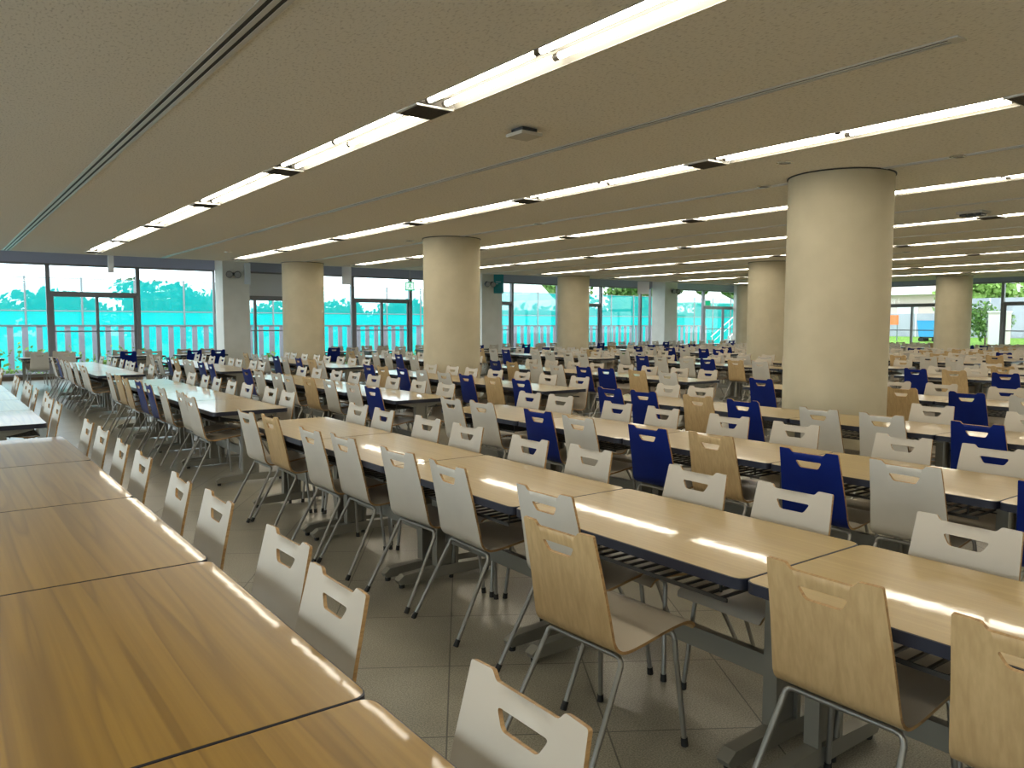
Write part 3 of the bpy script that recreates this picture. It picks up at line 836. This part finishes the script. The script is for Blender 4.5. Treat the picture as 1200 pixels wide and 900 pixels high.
for (x, y, across, ri, bi, j) in tables:
    hl, hw_ = (TW / 2, TL / 2)
    pts = [(x + a * (.36 if not across else .62), y + b * (.62 if not across else .36), z) for a in (-1, -.3, .3, 1) for b in (-1, -.3, .3, 1) for z in (0, .7)]
    if not in_view(pts, 30, 30): continue
    d = project(x, y, .7); near = bool(d is None or d[2] < 9)
    if ri >= 0:
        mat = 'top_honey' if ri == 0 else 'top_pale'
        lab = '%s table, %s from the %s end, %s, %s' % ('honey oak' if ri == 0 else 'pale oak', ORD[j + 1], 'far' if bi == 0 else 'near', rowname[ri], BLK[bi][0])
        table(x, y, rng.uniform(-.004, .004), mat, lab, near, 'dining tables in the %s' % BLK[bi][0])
    else:
        table(x, y, PI / 2, 'top_pale', 'pale table set across before the windows, %s from left' % ORD[j + 1], False, 'dining tables by the windows')

# ------------------------------------------------------------------ outside
st('terrace_ground', (X0 - .2, WY + .2, -.25), (WX + .2, 32.0, -.12), M['terrace'])
mb = MB(); mb.box((X0 - .2, 32.0, -.25), (120, 110, -.14)); mb.box((WX + .2, -60, -.25), (120, 32.0, -.14)); struct(mb.build('ground', M['grass']))
st('ground_paved', (-60, -60, -.25), (X0 - .2, 110, -.14), M['paving'])
# slatted fence in sections
FY = 27.6
sec = 0; x = -6.0
while x < 33:
    x1 = min(x + 7.5, 33.5); sec += 1
    t = thing('slat_fence', 'grey slatted fence outside the windows, %s section from left' % ORD[sec], 'fence', ((x + x1) / 2, FY, 0), 0, 'slatted fence sections outside')
    mb = MB(); u = x
    while u < x1 - .05:
        mb.box((u - (x + x1) / 2, -.02, -.12), (u + .16 - (x + x1) / 2, .02, 1.40)); u += .375
    mb.build('slat_panel', M['fence'], t)
    mb = MB(); mb.box((-(x1 - x) / 2, -.035, 1.40), ((x1 - x) / 2, .035, 1.455)); mb.build('top_rail', M['pole'], t)
    mb = MB(); mb.box((-(x1 - x) / 2, -.03, -.12), ((x1 - x) / 2, .03, .10)); mb.build('bottom_rail', M['fence'], t)
    x = x1
# planting strip before the fence
def leaf_cloud(mb, cx, cy, cz, rx, ry, rz_, n, size):
    for _ in range(n):
        a = rng.uniform(0, 2 * PI); b = math.acos(rng.uniform(-1, 1)); r = rng.uniform(.55, 1.0)
        p = Vector((cx + rx * r * math.sin(b) * math.cos(a), cy + ry * r * math.sin(b) * math.sin(a), cz + rz_ * r * math.cos(b)))
        u = Vector((rng.uniform(-1, 1), rng.uniform(-1, 1), rng.uniform(-.6, 1))).normalized(); v = u.orthogonal().normalized(); w = u.cross(v)
        s = size * rng.uniform(.6, 1.2)
        mb.add([p + v * s, p + w * s * .6, p - v * s, p - w * s * .6], [(0, 1, 2, 3)])
mb = MB()
for i in range(60):
    leaf_cloud(mb, -4 + i * .62, 26.9, .15, .4, .3, (.9 if i < 16 else .4) * rng.uniform(.5, 1), 90, .07)
tag(mb.build('planting_strip', M['leaf_light']), 'low green plants along the foot of the outside fence', 'plants', None, 'stuff')
# tall turquoise sports net on poles
NY = 33.0; NZ = 3.15; sec = 0
x = -9.77
while x < 62:
    x1 = x + 9.0; sec += 1
    t = thing('sports_net', 'tall turquoise net on thin poles behind the slatted fence, %s span' % ORD[sec], 'net', ((x + x1) / 2, NY, 0), 0, 'turquoise net spans outside')
    h = (x1 - x) / 2
    mb = MB(); mb.add([(-h, 0, 1.95), (h, 0, 1.95), (h, 0, NZ), (-h, 0, NZ)], [(0, 1, 2, 3)]); mb.build('net', M['net'], t)
    mb = MB(); mb.add([(-h, 0, -.14), (h, 0, -.14), (h, 0, 1.95), (-h, 0, 1.95)], [(0, 1, 2, 3)]); mb.build('windscreen', M['sheet'], t)
    for q in range(5):
        mb = MB(); mb.tube([(-h + q * 1.8, -.06, -.14), (-h + q * 1.8, -.06, NZ + .05)], .035, 8); mb.build('pole', M['pole'], t, 50)
    mb = MB(); mb.tube([(-h, -.06, NZ), (h, -.06, NZ)], .012, 6); mb.tube([(-h, -.06, 1.95), (h, -.06, 1.95)], .022, 6); mb.build('wire', M['pole'], t)
    x = x1
# trees
def tree(x, y, h, r, mat, label, trunk=.12, n=900, leaf=.22, name='tree', group=None):
    t = thing(name, label, 'tree', (x, y, -.14), 0, group)
    mb = MB(); mb.tube([(0, 0, 0), (.05, .02, h * .35), (0, 0, h * .75)], [trunk, trunk * .8, trunk * .3], 8); mb.build('trunk', M['bark'], t, 50)
    mb = MB()
    for i in range(7):
        a = rng.uniform(0, 2 * PI); q = rng.uniform(.1, .6) * r
        leaf_cloud(mb, q * math.cos(a), q * math.sin(a), h * rng.uniform(.45, .8), r * .6, r * .6, h * .22, n // 7, leaf)
    leaf_cloud(mb, 0, 0, h * .5, r * .8, r * .8, h * .4, n // 2, leaf)
    mb.build('crown', M[mat], t); return t
tl = [(1.5, 46, 3.2, 3.2), (6.0, 47, 3.5, 3.2), (9.5, 45, 4.2, 2.6), (11.0, 46, 4.0, 2.4), (13.2, 46, 3.5, 2.8), (17, 46, 3.3, 3.2), (21.5, 47, 3.2, 3.4), (25.2, 47, 3.3, 2.6)]
for i, (x, y, h, r) in enumerate(tl):
    r *= .85
    tree(x, y, h, r, 'leaf_dark', 'dark bushy tree behind the turquoise net, %s from left' % ORD[i + 1], n=1100, group='trees behind the net')
tr = [(40, 49.5, 7.0, 3.0), (45.5, 54, 7.8, 3.2), (50.5, 50, 7.2, 2.6), (57.0, 56, 8.0, 3.4), (64.5, 56, 8.0, 3.4), (72, 58, 8.6, 3.4), (80, 60, 9.0, 3.6)]
for i, (x, y, h, r) in enumerate(tr):
    tree(x, y, h, r, 'leaf_mid', 'green leafy tree above the turquoise net, %s from the left' % ORD[i + 1], n=1500, leaf=.3, group='green trees beyond the net')
for i in range(6):
    x = 31.5 + i * 6
    t = thing('hedge', 'tall dark clipped hedge behind the net, %s length' % ORD[i + 1], 'hedge', (x, 40, -.14), 0, 'hedge lengths behind the net')
    mb = MB(); mb.box((-2.9, -.5, 0), (2.9, .5, 2.5)); leaf_cloud(mb, 0, -.3, 1.5, 3.0, .5, 1.5, 500, .2); mb.build('foliage', M['leaf_dark'], t)
# white arched roof seen through the net
t = thing('white_hall', 'white round-roofed hall behind the turquoise net', 'building', (33.2, 44, -.14))
mb = MB()
prof = [(-4.2, 0), (3.0, 0), (3.0, 2.4), (2.2, 3.3), (.6, 4.6), (-1.2, 5.4), (-4.2, 5.6)]
mb.prism(prof, 'y', -1.5, 4); mb.build('shell', M['white_paint'], t)
mb = MB(); mb.box((-1.2, -1.56, 0), (.2, -1.5, 2.2)); mb.build('door', M['panel_grey'], t)
for i, x in enumerate((57.0, 60.6)):
    t = thing('marquee_tent', 'white peaked tent roof above the net, %s one' % ('left' if i == 0 else 'right'), 'tent', (x, 49, -.14), 0, 'white peaked tents')
    mb = MB(); n = 4
    mb.add([(-1.7, -1.7, 3.6), (1.7, -1.7, 3.6), (1.7, 1.7, 3.6), (-1.7, 1.7, 3.6), (-.5, -.5, 4.5), (.5, -.5, 4.5), (.5, .5, 4.5), (-.5, .5, 4.5), (0, 0, 5.6)],
           [(0, 1, 5, 4), (1, 2, 6, 5), (2, 3, 7, 6), (3, 0, 4, 7), (4, 5, 8), (5, 6, 8), (6, 7, 8), (7, 4, 8), (3, 2, 1, 0)]); mb.build('canopy', M['white_paint'], t)
    for sx in (-1, 1):
        for sy_ in (-1, 1):
            mb = MB(); mb.tube([(sx * 1.6, sy_ * 1.6, 0), (sx * 1.6, sy_ * 1.6, 3.6)], .05, 6); mb.build('pole', M['white_paint'], t)
# outdoor stair with a white handrail near the corner
t = thing('outdoor_stair', 'outdoor stair with white handrails behind the corner door', 'stair', (33.8, 26.3, -.12))
mb = MB()
for i in range(8): mb.box((i * .28, 0, 0), (2.24 + .9, 1.2, .165 * (i + 1))) if False else mb.box((i * .28, 0, .165 * i), ((i + 1) * .28, 1.2, .165 * (i + 1)))
mb.prism([(0, 0), (2.24, 0), (2.24, 1.155), (1.96, 1.155)], 'y', .02, 1.18); mb.build('steps', M['terrace'], t)
for s in (0, 1.2):
    mb = MB(); mb.tube([(0, s, .95), (2.24, s, 2.25)], .025, 8)
    for q in range(4): mb.tube([(.1 + q * .7, s, .165 * (.1 + q * .7) / .28), (.1 + q * .7, s, .95 + (.1 + q * .7) * .58)], .018, 6)
    mb.tube([(0, s, .6), (2.24, s, 1.9)], .015, 6)
    mb.build('handrail', M['white_paint'], t, 50)
# right-hand outdoors
mb = MB(); mb.prism([(35, -.14), (46.9, -.14), (46.9, .80), (44, .62)], 'y', 5, 28); struct(mb.build('grass_bank', M['grass']))
t = thing('screen_wall', 'lilac-grey panelled screen wall beyond the right windows', 'wall', (47, 17.5, -.14))
mb = MB(); mb.box((-.1, -6.5, 0), (.1, 4.5, 3.12)); mb.box((-.1, 4.5, 0), (.1, 11.5, 2.3)); mb.build('panels', M['lilac_wall'], t)
mb = MB()
for q in range(9): mb.box((-.14, -6.5 + q * 2, 0), (-.1, -6.44 + q * 2, 3.12 if q < 6 else 2.3))
mb.build('joint_strips', M['panel_grey'], t)
tree(42.5, 17.4, 2.3, 1.15, 'leaf_mid', 'small green shrub before the lilac screen wall', trunk=.05, n=900, leaf=.11, name='shrub').location.z = .4
tree(52, 22, 6.2, 3.0, 'leaf_light', 'light green tree rising above the lilac wall', n=1500, leaf=.25)
tree(52, 13.5, 5.6, 2.6, 'leaf_light', 'light green tree at the right frame edge outside', n=1500, leaf=.25)
tree(46, 30, 4.6, 2.2, 'leaf_mid', 'thin young tree outside left of the round column', n=500, leaf=.18)
t = thing('apartment_block', 'pale pink apartment block with balconies far outside', 'building', (75, 34, -.14))
mb = MB(); mb.box((-4, -16, 0), (4, 16, 9)); mb.build('wall', M['pink_wall'], t)
for q in range(8):
    for z in (2.0, 4.9):
        mb = MB(); mb.box((-4.06, -14.5 + q * 3.8, z), (-4.0, -12.6 + q * 3.8, z + 1.5)); mb.build('window', M['panel_grey'], t)
mb = MB()
for z in (1.4, 4.3): mb.box((-4.9, -16, z), (-4, 16, z + .35))
mb.build('balcony', M['white_paint'], t)
t = thing('blue_skip', 'sky blue container standing outside left of the column', 'container', (44, 20.8, .55))
mb = MB(); t.scale = (.6, .6, .6); mb.prism([(-.75, .5), (.75, .5), (.95, 1.9), (-.95, 1.9)], 'x', -.6, .6); mb.build('tub', M['blue_bin'], t)
mb = MB(); mb.box((-.62, -.97, 1.9), (.62, .97, 1.98)); mb.build('lid', M['blue_bin'], t)
for s in (-1, 1):
    mb = MB(); mb.tube([(-.5, s * .6, .25), (.5, s * .6, .25)], .25, 14); mb.build('wheel', M['rubber'], t, 50)
mb = MB(); mb.box((-.5, -.7, .38), (.5, .7, .5)); mb.build('chassis', M['device_dark'], t)
t = thing('orange_board', 'orange notice board outside beside the big column', 'sign', (44, 22.9, .55))
mb = MB(); mb.box((-.04, -.3, .95), (.04, .3, 1.5)); mb.build('panel', M['orange'], t)
mb = MB()
for s in (-.25, .25): mb.tube([(0, s, 0), (0, s, .95)], .03, 6)
mb.build('post', M['pole'], t)
t = thing('utility_cabinet', 'cream utility cabinet outside at the right door', 'cabinet', (38, 15.0, .0))
mb = MB(); mb.box((-.3, -.35, -.1), (.3, .35, 2.05)); mb.build('body', M['cream'], t)
mb = MB(); mb.box((-.33, -.38, 2.05), (.33, .38, 2.12)); mb.build('cap', M['white_paint'], t)
mb = MB(); mb.box((-.315, -.3, .1), (-.3, .3, 1.95)); mb.build('door', M['white_paint'], t)

# ------------------------------------------------------------------ world and render look
w = bpy.data.worlds.new('overcast_sky'); SC.world = w; w.use_nodes = True; nt = w.node_tree; nt.nodes.clear()
o = nt.nodes.new('ShaderNodeOutputWorld'); bg = nt.nodes.new('ShaderNodeBackground'); tc = nt.nodes.new('ShaderNodeTexCoord'); nz = nt.nodes.new('ShaderNodeTexNoise'); cr = nt.nodes.new('ShaderNodeValToRGB')
nz.inputs['Scale'].default_value = 2.2; nz.inputs['Detail'].default_value = 4
cr.color_ramp.elements[0].color = (.78, .88, 1.0, 1); cr.color_ramp.elements[1].color = (.96, .98, 1.0, 1)
cr.color_ramp.elements[0].position = .35; cr.color_ramp.elements[1].position = .6
nt.links.new(tc.outputs['Generated'], nz.inputs['Vector']); nt.links.new(nz.outputs['Fac'], cr.inputs[0]); nt.links.new(cr.outputs[0], bg.inputs[0]); nt.links.new(bg.outputs[0], o.inputs[0])
bg.inputs[1].default_value = 4.2
vs_ = SC.view_settings
SC.display_settings.display_device = 'sRGB'
vs_.view_transform = 'Standard'; vs_.look = 'None'; vs_.exposure = 0.0; vs_.gamma = 1.0; vs_.use_curve_mapping = False
cy = SC.cycles
cy.max_bounces = 8; cy.diffuse_bounces = 5; cy.glossy_bounces = 4; cy.transparent_max_bounces = 12; cy.transmission_bounces = 4
cy.caustics_reflective = False; cy.caustics_refractive = False; cy.sample_clamp_indirect = 6.0
cy.use_denoising = True
try: cy.denoiser = 'OPENIMAGEDENOISE'
except Exception: pass
